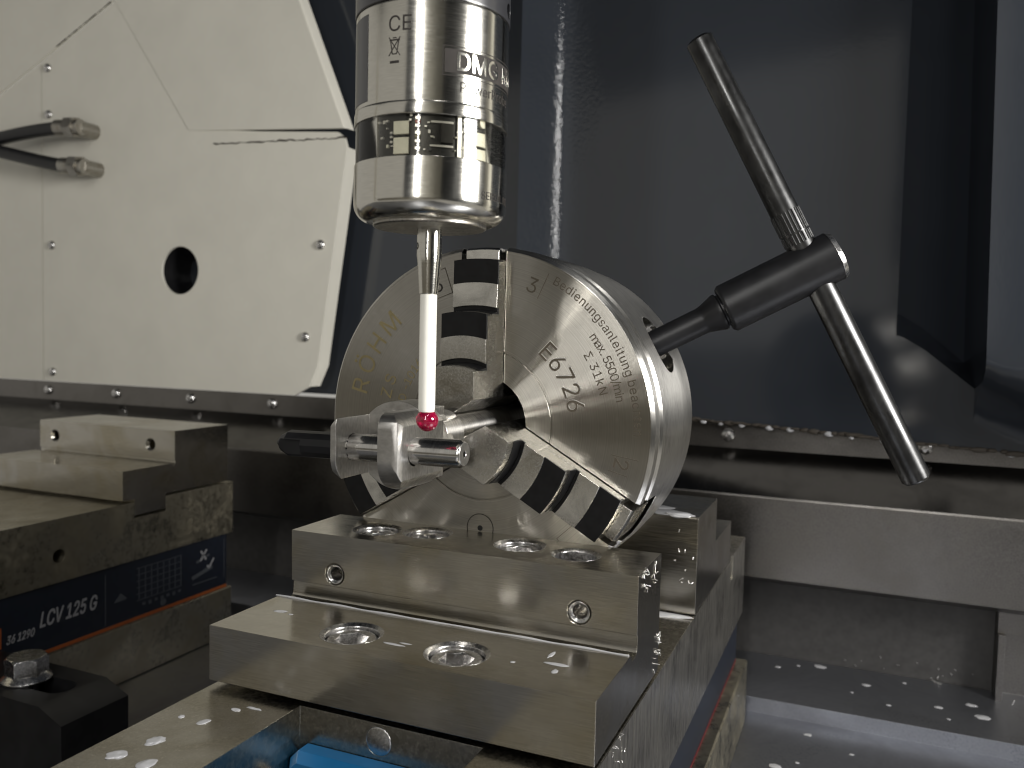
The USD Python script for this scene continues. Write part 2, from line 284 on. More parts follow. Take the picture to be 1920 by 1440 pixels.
part(cov, 'end_panel', [box(264, X1, 330, 346, -100, -84), box(264, 267.5, 326, 346, -140, -100), box(267.5, X1, 341.8, 346, -140, -100)], 'cover')
def dome_screw(parent, name, c, r, d, material='screw'):
    """button-head screw: rim, dome and hex socket"""
    pr = [(r, 0), (r, r*.18)]+[(r*math.cos(a), r*.18+r*.62*math.sin(a)) for a in np.linspace(.1, 1.1, 7)]+[(r*.3, r*.74)]
    m = lathe(pr, 28, c, d)-prism(ngon(r*.40, 6, .3), r, np.array(c)+np.array(frame(d)[:, 2])*r*.42, d)
    return part(parent, name, m, material, smooth=40)
for x, z in ((-563.8, 6.9), (-472.7, 7.5), (-380.9, 7.5), (-289.3, 7.5), (-180, 7), (-70, 7), (98.8, 6.5), (221, 6.5), (330, 6.5)):
    dome_screw(cov, 'button_screw', (x, Y_STRIP, z), 4.6, (0, -1, 0))
# dark painted column wall, one height field: y over (x, z)
def sstep(a, b, x): t = np.clip((x-a)/(b-a), 0, 1); return t*t*(3-2*t)
LEAN = .20
def foot_of(u): return np.interp(u, [190, 203, 216, 250], [81, 80, 72, 44])
def z_low(u): return np.interp(u, [-60, 77, 147, 209, 262, 420], [15.6, 16.6, 15.3, 12.9, 11.4, 8.0])
def base_y(u):
    q = np.linspace(-62, 0, 400); sl = .52*(1-sstep(-45, -17, q))-LEAN*sstep(-45, -17, q); yy = np.cumsum(sl[::-1])[::-1]*(q[1]-q[0])
    rib = np.interp(u, q, -yy)-LEAN*np.clip(u, 0, None)
    return 353.0+np.where(u < -61, 30.0, rib)
def ramp(a, b, x): return np.clip((x-a)/(b-a), 0, 1)
def wall_y(u, z):
    return base_y(u)
xs = np.unique(np.r_[np.linspace(-420, -62, 60), np.linspace(-61.2, -15, 60), np.linspace(-15, 190, 50), np.linspace(190, 236, 24), 200, 200.4, 241.9, 242.1, np.linspace(243, X1, 30)])
# row coordinate s: rows 50..64 follow the slanting foot of the pocket
ss = np.unique(np.r_[np.linspace(15.6, 50, 18), np.linspace(50, 64, 5), np.linspace(64, 120, 20), np.linspace(120, 600, 60)])
U, R0 = np.meshgrid(xs, ss, indexing='ij')
w_ = ramp(18, 45, R0)*(1-ramp(64, 120, R0))
GZ = R0+(foot_of(U)-54)*w_*ramp(170, 198, U)*(1-ramp(300, 400, U))
GZ = GZ+(z_low(U)-15.6)*np.clip(1-(R0-15.6)/30, 0, 1)
pocket = ramp(200, 200.4, U)*ramp(50, 64, R0)*np.where(U > 242, 0, 1)
GY = base_y(U)+(30+.75*(U-200))*pocket-46*np.where(U > 242, 1, 0)*sstep(26, 60, GZ+.35*(U-250))
GX = U-.02*(GZ-50)*ramp(225, 241, U)
zs = ss
v = np.stack([GX, GY, GZ], -1).reshape(-1, 3); nz = len(zs); f = []
i, j = np.meshgrid(np.arange(len(xs)-1), np.arange(nz-1), indexing='ij'); a = (i*nz+j).ravel()
f = np.vstack([np.c_[a, a+nz, a+nz+1], np.c_[a, a+nz+1, a+1]])
solo('column_wall', trimesh.Trimesh(v, f, process=False), 'peelwall', 'dark blue painted machine column with rounded ribs', 'wall', smooth=38, kind='structure')
# unseen spindle head over the probe and unseen roof, both added to block light
sh = thing('spindle_head', 'unseen dark spindle head above the touch probe, added to block light', 'spindle head', (75, -43, 232), kind='structure')
part(sh, 'nose', lathe([(18, 231), (18, 400), (60, 440), (60, 482)], 64, (PX, PY, 0)), 'navywall')
part(sh, 'housing', cbox(-70, 222, -175, 180, 480, 690, 6), 'navywall')
solo('machine_roof', box(-1100, 1000, -900, 420, 690, 694), 'navywall', 'unseen dark roof added to block light and darken reflections', 'roof', kind='structure')
solo('side_wall', box(900, 904, -900, 420, -149, 704), 'navywall', 'unseen dark side wall added to darken reflections', 'wall', kind='structure')  # unseen wall, added dark so the chuck face reflects less light
dr = thing('machine_door', 'unseen door frame added to shape the reflections in the metal', 'door', (0, -900, -149), kind='structure')
for x0, x1, m_ in ((-1500, -1300, 'panel'), (-75, 140, 'navywall'), (330, 1000, 'panel')): part(dr, 'door_post', box(x0, x1, -905, -900, -149, 700), m_)  # unseen posts added for pale and dark streaks in the probe's reflections
solo('right_panel', box(470, 898, 335, 339, -149, 640), 'panel', 'cream sheet panel on the far right side of the machine', 'panel', kind='structure')
part(dr, 'door_sill', box(-1100, 1000, -899, -880, -149, 62), 'sill')  # unseen sill, raised and dull to darken what the front faces mirror
# grime and droplets on the top lip of the strip below the dark wall
rng = np.random.default_rng(3)
solo('lip_grime', [blob((x, wall_y(np.array([float(x)]), np.array([16.]))[0]-.6, z_low(x)+rng.uniform(-.3, .5)), rng.uniform(2, 7), 1.2, rng.uniform(.8, 1.8), 1, k) for k, x in enumerate(np.arange(-60, 300, 6.0))], 'dirt_and_shade', 'brown grime along the top lip of the cover strip', 'grime', kind='stuff')
solo('lip_drops', [blob((x, wall_y(np.array([float(x)]), np.array([16.]))[0]-.4, z_low(x)-.7), 2.2+rng.uniform(-.6, .8), 1.4, 1.6, 2, k) for k, x in enumerate((84, 96, 110, 128, 141, 165, 178, 196, 207, 262, 280))], 'drop_and_glint', 'milky drops hanging under the dark wall edge', 'drops', kind='stuff')
# cream sheet panel at the left
PYW = 347.
pan = thing('cream_panel', 'cream painted sheet metal panel with a round dark hole', 'panel', (-400, PYW, 15))
def rounded(pts, r):
    return [tuple(p) for p in CrossSection([pts if area(pts) > 0 else pts[::-1]]).offset(-r, m3.JoinType.Round, 2., 48).offset(r, m3.JoinType.Round, 2., 48).to_polygons()[0]]
main = [(-566.8, 16.2), (-263, 16.2), (-249, 24), (-240.5, 42), (-214, 222), (-216.5, 230), (-223, 234.6), (-300, 240.6), (-383, 249), (-470, 371), (-566.8, 326)]
mp = extr_y(main, PYW, PYW+2.5)-cyl(21.6, 30, (-391.6, PYW-5, 123.2), (0, 1, 0), 64)
pm = part(pan, 'main_sheet', mp, 'panel', smooth=30)
sub(pm, 'return_flange', extr_y([(-249, 24), (-240.5, 42), (-214, 222), (-216.5, 222), (-243, 42.6), (-251, 25)], PYW+2.6, PYW+16), 'panel')
part(pan, 'side_sheet', extr_y([(-900, 16.2), (-568.0, 16.2), (-568.0, 209), (-568, 325.6), (-900, 177)], PYW+.3, PYW+2.8), 'panel')
part(pan, 'upper_sheet', extr_y([(-900, 178.6), (-568.0, 327.2), (-471, 372.5), (-480, 640), (-900, 640)], PYW-1.2, PYW+1.3), 'panel')
part(pan, 'hole_tube', ring([(21.6, 0), (22.6, 0), (22.6, 45), (0.01, 45), (0.01, 44), (21.6, 44)], 64, (-391.6, PYW+2.6, 123.2), (0, 1, 0)), 'rubber')
# folded upper hood that stands proud of the sheet
A, B, C, D = np.array([-474., PYW-.4, 377.]), np.array([-381., PYW-.4, 247.]), np.array([-214.6, 343., 236.2]), np.array([-260.5, 343., 344.])
k = 2.2; A2, D2 = A+(A-B)*k, D+(D-C)*k
hood = trimesh.Trimesh([A2, B, C, D2, A2+[0, 2.4, 0], B+[0, 2.4, 0], C+[0, 2.4, 0], D2+[0, 2.4, 0]], [[0, 1, 2], [0, 2, 3], [4, 6, 5], [4, 7, 6], [0, 4, 5], [0, 5, 1], [1, 5, 6], [1, 6, 2], [2, 6, 7], [2, 7, 3], [3, 7, 4], [3, 4, 0]], process=False)
ho = part(pan, 'folded_hood', hood, 'panel', smooth=False)
fl = trimesh.Trimesh([C, D2, D2+[3.4, 10, 0], C+[3.4, 10, 0], C+[1.4, 1.2, 0], D2+[1.4, 1.2, 0]], [[0, 4, 5], [0, 5, 1], [4, 3, 2], [4, 2, 5]], process=False)
sub(ho, 'hood_flange', fl, 'panel', smooth=60)
part(pan, 'hood_bottom', trimesh.Trimesh([B, C, C+[2, 7, 1], B+[0, 2, 1]], [[0, 2, 1], [0, 3, 2]], process=False), 'panel', smooth=False)
part(pan, 'dirty_joint', tube(np.c_[np.linspace(-353, -214, 40), np.full(40, PYW-.2), np.linspace(233.4, 229.5, 40)+np.random.normal(0, .35, 40)], np.random.uniform(.2, .9, 40), 6), 'dirt_and_shade')  # dark line painting the shadow gap below the hood
part(pan, 'dirty_joint', tube(np.c_[np.linspace(-545, -474, 30), np.full(30, PYW-1.3), np.linspace(338, 371, 30)], np.random.uniform(.1, .7, 30), 6), 'dirt_and_shade')
for x, z in ((-553.9, 149.1), (-553.5, 25.3), (-238.4, 143.1), (-253., 66.), (-558.2, 324.5-5), (-557.2, 275.1)):
    dome_screw(pan, 'panel_screw', (x, PYW, z), 4.2, (0, -1, 0))
# hoses and fittings
def hose(z, pts, label):
    h = thing('coolant_hose', label, 'hose', tuple(pts[0]))
    part(h, 'rubber_hose', tube(bez(pts, 30), 6.2, 18), 'rubber', smooth=50)
    return h
ft = []
for (p0, p1, lab, pts, q) in (((-519, 325, 254.5), (-492, 327, 253.5), 'upper black hose running into the top fitting on the cream panel', [(-660, 318, 240), (-600, 321, 248), (-560, 324, 254), (-519, 325, 254)], 'upper'),
                           ((-513, 325, 219.5), (-487, 327, 217.5), 'lower black hose running into the bottom fitting on the cream panel', [(-640, 312, 246), (-600, 316, 240), (-560, 322, 228), (-513, 325, 219.5)], 'lower')):
    hose(0, pts, lab)
    t = thing('pipe_fitting', f'dull metal pipe fitting on the end of the {q} black hose', 'fitting', p0)
    d = np.array(p1)-np.array(p0); L = np.linalg.norm(d)
    part(t, 'ferrule', lathe([(6.9, 0), (7.4, .6), (7.4, L*.45), (6.8, L*.5)], 32, p0, d), 'fitting')
    part(t, 'nut', prism(ngon(17, 6, .2), L*.36, np.array(p0)+d*.5, d), 'fitting', smooth=False)
    part(t, 'elbow', [cyl(7.2, L*.2, np.array(p0)+d*.86, d, 28), cyl(7.0, PYW-p1[1]+1, np.array(p1)-d/L*4, (0, 1, 0), 28)], 'fitting')

# ================================================================== VISES
def socket_screw(parent, c, r_bore, depth, hexaf, material='screw', rot=.2):
    """bright chamfered counterbore, screw head and hex socket, all below the surface at c (z up)"""
    x, y, z = c
    part(parent, 'counterbore_ring', ring([(r_bore+.95, .03), (r_bore+1.0, -.1), (r_bore-.05, -1.0), (r_bore-.05, -depth), (r_bore-.5, -depth), (r_bore-.5, -.8), (r_bore-.1, -.5)], 64, c), material)
    hd = lathe([(r_bore-.8, -depth), (r_bore-.8, -2.4), (r_bore-1.6, -1.5), (hexaf*.72, -1.5)], 56, c)-prism(ngon(hexaf, 6, rot), depth, (x, y, z-5.6), (0, 0, 1))-lathe([(0, -3.2), (hexaf*.64, -1.4), (hexaf*.64, 0)], 48, c)
    return part(parent, 'socket_screw', hd, material, smooth=25)
def face_hole(m, c, d, r, depth): return m-cyl(r, depth, np.array(c)-np.array(frame(d)[:, 2])*1.0, d, 40)-place(Manifold.cylinder(1.6, r+1.5, r-.1, 40), np.array(c)-np.array(frame(d)[:, 2])*.02, d)
D1, D2_, H1, H2 = 29.9, 40.3, 21.7, 38.9
vise = thing('machine_vise', 'ground steel machine vise with stepped jaws gripping the round chuck', 'vise', (62.5, 60, -140), group=None)
prof = [(0, 0), (D1, 0), (D1, -H2), (-D2_, -H2), (-D2_, -H1), (-7.2, -H1), (-6.5, -H1-.12), (-6.0, -H1-.5), (-5.3, -H1-1.7), (-4.4, -H1-2.3), (-.6, -H1-2.3), (.7, -H1-1.6), (1.2, -H1-.4), (1.4, -18.3), (.25, -18.0)]
fj = extr_x(prof, 0, 125)
for x, y in ((26.1, 14.6), (44.1, 18.9), (79.6, 18.1), (100.4, 15.1)): fj = fj-cyl(8.05 if x < 95 else 7.3, 20, (x, y, -12), (0, 0, 1))-place(Manifold.cylinder(1.0, 8.0 if x < 95 else 7.25, 9.05 if x < 95 else 8.3, 64), (x, y, -.95), (0, 0, 1))
for x, y in ((43.1, -26.6), (79.1, -27.1)): fj = fj-cyl(8.85, 20, (x, y, -H1-11), (0, 0, 1))-place(Manifold.cylinder(1.0, 8.8, 9.85, 64), (x, y, -H1-.95), (0, 0, 1))
for x in (18.1, 106.8): fj = face_hole(fj, (x, 0, -13.7), (0, 1, 0), 2.7, 14)
J = part(vise, 'front_jaw', fj, 'jaw_ground', smooth=30)
socket_screw(J, (26.1, 14.6, 0), 8.0, 10, 4.0, rot=.4); socket_screw(J, (44.1, 18.9, 0), 8.0, 10, 8.6, rot=.1); socket_screw(J, (79.6, 18.1, 0), 8.0, 10, 8.6, rot=.5)
socket_screw(J, (43.1, -26.6, -H1), 8.8, 10, 9.2, rot=.25); socket_screw(J, (79.1, -27.1, -H1), 8.8, 10, 9.2, rot=.05)
sub(J, 'bore_ring', ring([(8.2, .03), (8.25, -.1), (7.22, -.95), (7.22, -12), (6.8, -12), (6.8, -.8), (7.2, -.5)], 64, (100.4, 15.1, 0)), 'screw')
for x in (18.1, 106.8): sub(J, 'hole_bush', ring([(2.35, 1.2), (3.4, .25), (2.65, 1.4), (2.65, 12), (2.35, 12)], 40, (x, 0, -13.7), (0, 1, 0)), 'screw')
rp = [(97, -1.5), (97.6, -.9), (143.5, -.9), (143.5, -20.3), (191, -20.3), (191, -38), (190, -40.6), (97, -40.6)]
rj = extr_x(rp, 1.0, 124.8)
RJ = part(vise, 'rear_jaw', rj, 'jaw_ground', smooth=30)
bed = extr_x([(-140, -41.0), (250, -41.0), (254, -72), (250, -84.5), (-140, -84.5)], 0, 124.6)-box(33.8, 93.6, -200, -39.5, -90, 0)-box(40, 86, 200, 300, -60, 0)-box(124, 130, 196, 203, -52, -40.6)
bed = bed-cyl(4.2, 30, (61, -41, -46.2), (0, 1, 0))
BD = part(vise, 'bed', bed, 'bed', smooth=30)
# milled ribs on the side of the bed
plate = box(124.4, 124.9, -138, 249.5, -84.4, -41.2)-box(120, 130, 195, 204, -53, -40)
for k in range(40):
    y = -56+k*7.1+random.uniform(-.6, .6); w = random.uniform(.25, .6)
    plate = plate-extr_x([(y, -40), (y+w, -40), (y+w-4.7, -86), (y-4.7, -86)], 124.62, 126)
sub(BD, 'milled_side', plate, 'side_milled', smooth=False)
sub(BD, 'clear_plug', lathe([(3.6, 0), (4.15, .3), (4.15, 3), (3.0, 3)], 36, (61, -41.2+1.4, -46.2), (0, 1, 0)), 'screw')
part(vise, 'label_body', box(2, 122.5, -120, 247, -112.5, -84.5), 'navy')
part(vise, 'red_stripe', box(122.5, 122.7, -120, 247, -112.4, -111.3), 'redline')
part(vise, 'foot', cbox(-3, 128.6, -135, 252, -149, -112.6, .8)-box(20, 100, -160, -39, -200, 0), 'old_steel')
bl = extr_y([(34.2, -95), (34.2, -54.5), (37.0, -51.6), (88, -51.6), (93.2, -56), (93.2, -95)], -47.5, -39.8)
blm = Manifold.batch_hull([extr_y([(34.2, -95), (34.2, -54.5), (37.0, -51.6), (90, -51.6), (93.2, -55), (93.2, -95)], -44.5, -39.8), extr_y([(36.2, -95), (36.2, -56), (38.5, -53.8), (89, -53.8), (91.2, -57), (91.2, -95)], -47.5, -46)])
BL = part(vise, 'blue_block', blm, 'blue', smooth=False)
sub(BL, 'button_screw', lathe([(2.6, 0), (2.6, .4), (2.2, 1.0), (1.2, 1.2)], 24, (40.5, -47.5, -58.5), (0, -1, 0)), 'fitting')
# left vise
XL = -230.0; YO = 0
vl = thing('machine_vise', 'older stained steel vise with a navy size label on its side', 'vise', (XL-62.5, 120, -140))
bp = [(178, 3.4), (227.5, 3.4), (227.5, -36.5), (170.3, -36.5), (170.3, -46.2), (145.3, -46.2), (145.3, -36.0), (136.2, -36.0), (136.2, -17.6), (174, -17.6), (175.5, -17.9), (176.5, -19.0), (178.6, -19), (178.8, -16.2), (178, -16)]
lj = extr_x(bp, XL-125, XL)
for x in (-340., -251.): lj = face_hole(lj, (x, 178, -7), (0, 1, 0), 2.8, 12)
LJ = part(vl, 'stepped_jaw', lj, 'jaw_ground', smooth=30)
lb = extr_x([(-120, -38), (145, -38), (145, -47.8), (170.6, -47.8), (170.6, -38), (233, -38), (233, -74.4), (-120, -74.4)], XL-126, XL)
lb = lb-cyl(3.9, 16, (XL+.5, 92, -59.4), (-1, 0, 0))
part(vl, 'bed', lb, 'old_steel', smooth=30)
LBX = XL-1.6
NB = part(vl, 'label_body', box(XL-123, LBX, -120, 228.5, -113.6, -74.4), 'navy', smooth=30)
part(vl, 'orange_stripe', box(LBX, LBX+.15, -120, 228.5, -113.4, -111.2), 'orange')
part(vl, 'foot', cbox(XL-126, XL-.4, -120, 233, -149, -113.6, .8), 'old_steel')
yd = (0, 1, 0); zd = (0, 0, 1)
sub(NB, 'lettering', flat_text('LCV 125 G', 8.2, (LBX, 80.5, -97.3), yd, zd, .15, True, width=37.5, slant=.18), 'white_print')
sub(NB, 'lettering', flat_text('36 1290', 4.4, (LBX, 61, -100.6), yd, zd, .15, True, width=16.5, slant=.2), 'white_print')
sub(NB, 'orange_square', box(LBX, LBX+.15, 30, 58.5, -101.8, -90.4), 'orange')
gr = []
for q in range(8): gr.append(box(LBX, LBX+.12, 150+q*5.0, 150.5+q*5.0, -101.5, -81))
for q in range(6): gr.append(box(LBX, LBX+.13, 148, 186.0, -101.5+q*4.1, -101.1+q*4.1))
for q in range(7): gr.append(box(LBX, LBX+.12, 153+q*5, 155.2+q*5, -105.2-(q % 2)*.8, -103.6))
gr += [box(LBX, LBX+.11, 124.5, 125, -110, -79), box(LBX, LBX+.11, 196, 219, -104.2, -103.6), box(LBX, LBX+.11, 226, 226.4, -106, -78)]
sub(NB, 'table_print', gr, 'grey_print', smooth=False)
sub(NB, 'pictogram', [extr_x([(199, -88.3), (211, -85.5), (212, -86.8), (200, -90)], LBX, LBX+.12), extr_x([(195, -98), (214, -94), (215, -96.4), (196, -100.6)], LBX, LBX+.12), extr_x([(131, -98), (136, -93), (141, -97.4)], LBX, LBX+.12), cyl(2.4, .12, (LBX, 170, -108), (1, 0, 0), 20)], 'grey_print', smooth=False)
def stroke(y0, z0, y1, z1, w): d = np.array([y1-y0, z1-z0]); n = np.array([-d[1], d[0]])/np.linalg.norm(d)*w/2; return extr_x([(y0+n[0], z0+n[1]), (y1+n[0], z1+n[1]), (y1-n[0], z1-n[1]), (y0-n[0], z0-n[1])][::-1], LBX, LBX+.16)
sub(NB, 'cross_mark', [stroke(203, -89, 209, -82, 1.5), stroke(203.5, -82, 208.5, -89, 1.5)], 'white_print', smooth=False)
sub(NB, 'check_mark', [stroke(209.5, -93.5, 211.5, -95.5, 1.4), stroke(211.2, -95.6, 216, -89.6, 1.4)], 'white_print', smooth=False)
# black clamp with a flanged hex bolt
cl = thing('step_clamp', 'black steel clamp with slotted hole holding the left vise foot', 'clamp', (-175, 37, -149))
cp = extr_y([(-228, -101), (-153, -101.6), (-138.5, -108.0), (-138.5, -149), (-228, -149)], 19, 56)
cp = cp-Manifold.batch_hull([cyl(7.2, 30, (-184, 37, -120), (0, 0, 1)), cyl(7.2, 30, (-163, 38, -120), (0, 0, 1))])
part(cl, 'clamp_body', cp, 'black_ox', smooth=30)
bo = thing('hex_bolt', 'zinc flanged hex bolt in the black clamp', 'bolt', (-184, 37, -101.2))
part(bo, 'flange', lathe([(11.2, -101.1), (11.4, -100.2), (10.6, -99.2), (8.6, -97.6)], 48, (-184, 37, 0)), 'screw')
hx = prism(ngon(16.6, 6, .35), 9.6, (-184, 37, -99.0), (0, 0, 1)) ^ lathe([(9.7, -99.2), (9.7, -91), (8.2, -89.5)], 48, (-184, 37, 0))
part(bo, 'hex_head', hx, 'screw', smooth=20)
part(bo, 'shank', cyl(5, 40, (-184, 37, -141), (0, 0, 1)), 'screw')

# ================================================================== CHUCK
RC = 61.7
ck = thing('lathe_chuck', 'round three-jaw lathe chuck clamped upright between the vise jaws', 'chuck', (CX, 63, CZ-RC))
YB = 97.0
RIMP = [(RC-.1, CY+.02), (RC+1.2, CY+1.6), (RC+1.2, CY+6.5), (RC+.5, CY+7.4), (RC+.5, CY+10.2), (RC+1.5, CY+11.2), (RC+1.5, YB-22), (RC+.7, YB-20.5), (RC+.7, YB-1), (RC-.2, YB)]
bp = [(17.4, CY)]+RIMP+[(17.4, YB)]
body = ring([(r, -(y-CY)) for r, y in bp], 180, (CX, CY, CZ), (0, -1, 0))
def rdir(a): a = math.radians(a); return np.array([math.cos(a), 0, math.sin(a)])
def tdir(a): a = math.radians(a); return np.array([-math.sin(a), 0, math.cos(a)])
def rt_box(a, r0, r1, t0, t1, y0, y1):
    m = box(r0, r1, y0, y1, t0, t1)       # local x=r, z=t
    er, et = rdir(a), tdir(a)
    return m.transform(np.array([[er[0], 0, et[0], CX], [0, 1, 0, 0], [er[2], 0, et[2], CZ]], float))
HW = 8.45
for a in (90, -30, 210): body = body-rt_box(a, 6, 80, -HW-.25, HW+.25, CY-5, CY+24)
body = body-ring([(26.7, -.6), (27.25, -.6), (27.25, 1), (26.7, 1)], 180, (CX, CY, CZ), (0, -1, 0))
for a in (28.5, 148.5, 268.5): body = body-cyl(11.4, 30, np.array([CX, 65.5, CZ])+rdir(a)*42, rdir(a))
faceR = RC-1.2
fb = part(ck, 'chuck_body', body, 'chuck_face', smooth=25)
# rim faces get the ground finish as a thin sleeve part
rim = ring([(r+.06, -(y-CY+.03)) for r, y in RIMP[:-1]]+[(RC-.5, -(YB-1-CY)), (RC-.5, -.06)], 180, (CX, CY, CZ), (0, -1, 0))
for a in (90, -30, 210): rim = rim-rt_box(a, 6, 80, -HW-.25, HW+.25, CY-5, CY+24)
for a in (28.5, 148.5, 268.5): rim = rim-cyl(11.4, 30, np.array([CX, 65.5, CZ])+rdir(a)*42, rdir(a))
part(ck, 'rim', rim, 'chuck_rim', smooth=25)
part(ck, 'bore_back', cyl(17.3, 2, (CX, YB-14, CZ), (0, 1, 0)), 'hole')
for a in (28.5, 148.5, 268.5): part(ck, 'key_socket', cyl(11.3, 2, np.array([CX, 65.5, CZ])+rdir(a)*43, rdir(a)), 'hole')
part(ck, 'face_plug', lathe([(5.1, -.02), (5.1, .03), (4.9, .06), (.9, .06), (.7, -.5)], 40, (CX+.8, CY, CZ-37.4), (0, -1, 0)), 'chuck_face')
sub(fb, 'plug_centre', cyl(1.0, .12, (CX+.8, CY, CZ-37.4), (0, -1, 0), 20), 'hole')
sub(fb, 'plug_ring', ring([(4.95, 0), (5.25, 0), (5.25, .09), (4.95, .09)], 40, (CX+.8, CY, CZ-37.4), (0, -1, 0)), 'ink')
# stepped jaws
Y0, Y1, Y2 = 5.6, 14.4, 23.0
def jawpoly(prof): return ring([(r, -(y-CY)) for r, y in prof], 240, (CX, CY, CZ), (0, -1, 0))
def make_jaw(a, num):
    slab = rt_box(a, 0, 90, -HW, HW, -20, 80)
    er, et = rdir(a), tdir(a)
    # tip: two planes at 60 degrees that leave room for the round shank
    def tip(r0):
        pts = [(r0, 0), (r0+16, 16*math.tan(math.radians(58))), (80, 30), (80, -30), (r0+16, -16*math.tan(math.radians(58)))]
        m = Manifold.extrude(CrossSection([pts if area(pts) > 0 else pts[::-1]]), 120).translate([0, 0, -20])
        return m.transform(np.array([[er[0], et[0], 0, CX], [0, 0, 1, 0], [er[2], et[2], 0, CZ]], float))
    shape = slab ^ tip(5.0)
    core = jawpoly([(0.5, Y0), (21.2, Y0), (21.5, Y0+4.2), (21.5, Y1+1.6), (23.6, Y1+1.6), (23.6, Y1), (31.3, Y1), (31.3, Y1+1.0), (39.5, Y1+1.0), (39.7, Y1+4.8), (39.7, Y2+1.6), (41.8, Y2+1.6), (41.8, Y2), (49.8, Y2), (49.8, Y2+1.0), (58.0, Y2+1.0), (58.2, Y2+4.5), (58.2, CY+22), (.5, CY+22)])
    bore = cyl(5.45, 120, (CX, -30, CZ), (0, 1, 0), 64)
    J = part(ck, 'jaw', (core ^ shape)-bore, 'jaw_steel', smooth=25)
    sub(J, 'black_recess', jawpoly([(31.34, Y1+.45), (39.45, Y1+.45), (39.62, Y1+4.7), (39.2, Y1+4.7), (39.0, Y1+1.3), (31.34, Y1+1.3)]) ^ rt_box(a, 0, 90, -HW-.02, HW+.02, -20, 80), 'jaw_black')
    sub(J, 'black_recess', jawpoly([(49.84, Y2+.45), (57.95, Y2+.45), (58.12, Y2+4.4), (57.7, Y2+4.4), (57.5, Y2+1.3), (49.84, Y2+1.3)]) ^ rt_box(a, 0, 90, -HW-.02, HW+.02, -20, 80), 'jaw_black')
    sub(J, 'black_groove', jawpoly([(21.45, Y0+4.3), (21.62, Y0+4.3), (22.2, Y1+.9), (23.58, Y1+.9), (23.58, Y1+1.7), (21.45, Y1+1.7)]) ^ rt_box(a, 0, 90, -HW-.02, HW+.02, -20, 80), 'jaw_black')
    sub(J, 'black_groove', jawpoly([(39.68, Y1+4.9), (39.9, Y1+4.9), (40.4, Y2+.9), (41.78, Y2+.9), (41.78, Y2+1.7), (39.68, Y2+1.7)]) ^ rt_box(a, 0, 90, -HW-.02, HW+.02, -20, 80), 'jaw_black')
    sub(J, 'guide_end', jawpoly([(58.3, CY-1.2), (61.6, CY-1.2), (62.4, CY+.2), (62.4, CY+20), (58.3, CY+20)]) ^ rt_box(a, 0, 90, -HW+2.2, HW-2.2, -20, 80), 'jaw_steel')
    # scraped upper flank seen from the right
    return J
for k, a in enumerate((90, -30, 210)): make_jaw(a, k)
sub(fb, 'stamped_number', arc_text('E6726', 6.2, 36.4, 50.5, 9.0, y=CY, depth=.12), 'etch')
sub(fb, 'stamped_edge', arc_text('E6726', 6.2, 36.62, 50.85, 9.35, y=CY, depth=.07), 'edge_glint')  # offset bright copy paints glints along the stamped edges
sub(fb, 'etched_text', arc_text('Bedienungsanleitung beachten', 3.0, 57.4, 62.5, -1.0), 'etch')
sub(fb, 'etched_text', arc_text('max. 5500/min', 3.0, 52.2, 38.5, 11.5), 'etch')
sub(fb, 'etched_text', arc_text('Σ 31kN', 3.0, 47.0, 34.5, 15.0), 'etch')
sub(fb, 'maker_name', arc_text('RÖHM', 7.0, 51.6, 171, 131, bold=False), 'etch_gold')
sub(fb, 'etched_text', arc_text('ZS', 4.6, 40.0, 170, 154.5), 'etch_gold')
sub(fb, 'etched_text', arc_text('ID -1016', 3.2, 33.0, 172, 138), 'etch_gold')
for s, r, a, lab in (('3', 52.6, 69, 0), ('2', 53, -11.4, 0), ('3', 52.6, 110, 1)):
    sub(fb, 'jaw_number', arc_text(s, 5.2, r, a+3, a-3), 'ink' if lab else 'etch')
def rt_line(a, r0, r1, w=.22, y=CY): return rt_box(a, r0, r1, -w/2, w/2, y-.09, y+.02)
sub(fb, 'mark_lines', [rt_line(65.2, 49, 58.5), rt_line(-8.6, 49, 58.5), rt_line(-14.8, 49, 56)]+[rt_box(110, 47.8, 48.05, -4.6, 4.6, CY-.09, CY+.02), rt_box(110, 57.2, 57.45, -4.6, 4.6, CY-.09, CY+.02), rt_box(110, 47.8, 57.4, -4.7, -4.45, CY-.09, CY+.02), rt_box(110, 47.8, 57.4, 4.45, 4.7, CY-.09, CY+.02)]+[rt_box(-47, 48, 55, -4, -3.75, CY-.09, CY+.02), rt_box(-47, 48, 48.25, -4, 4, CY-.09, CY+.02)], 'etch', smooth=False)

# chuck key
ke = np.array([.8626, .1909, .4684]); ke /= np.linalg.norm(ke); hd = np.array([.4467, .1469, -.8826]); hd = hd-ke*(hd@ke); hd /= np.linalg.norm(hd)
K0 = np.array([112.7, 63.7, 68.6]); bar_c = K0+ke*60.5
ky = thing('chuck_key', 'black T-handled chuck key standing in the chuck rim socket', 'chuck key', tuple(K0))
part(ky, 'square_tip', prism([(-3.4, -3.4), (3.4, -3.4), (3.4, 3.4), (-3.4, 3.4)], 20, K0-ke*16, ke), 'black_ox', smooth=False)
part(ky, 'shank', lathe([(4.9, -3), (4.9, 18.5), (5.2, 20), (6.5, 24.2), (6.8, 25.0), (6.8, 26.0), (6.0, 26.4), (6.0, 28)], 64, K0, ke), 'black_ox')
brl = lathe([(7.9, 27.2), (8.9, 28.4), (8.9, 68.6), (8.0, 70.2), (7.7, 70.3)], 72, K0, ke)
brl = brl-cyl(5.3, 60, bar_c-hd*30, hd)
part(ky, 'barrel', brl, 'black_ox', smooth=40)
part(ky, 'end_chamfer', ring([(8.04, 70.22), (8.95, 68.6), (9.0, 68.75), (8.12, 70.36)], 72, K0, ke), 'screw')
T0, T1 = bar_c-hd*89.8, bar_c+hd*84.3
Lb = np.linalg.norm(T1-T0)
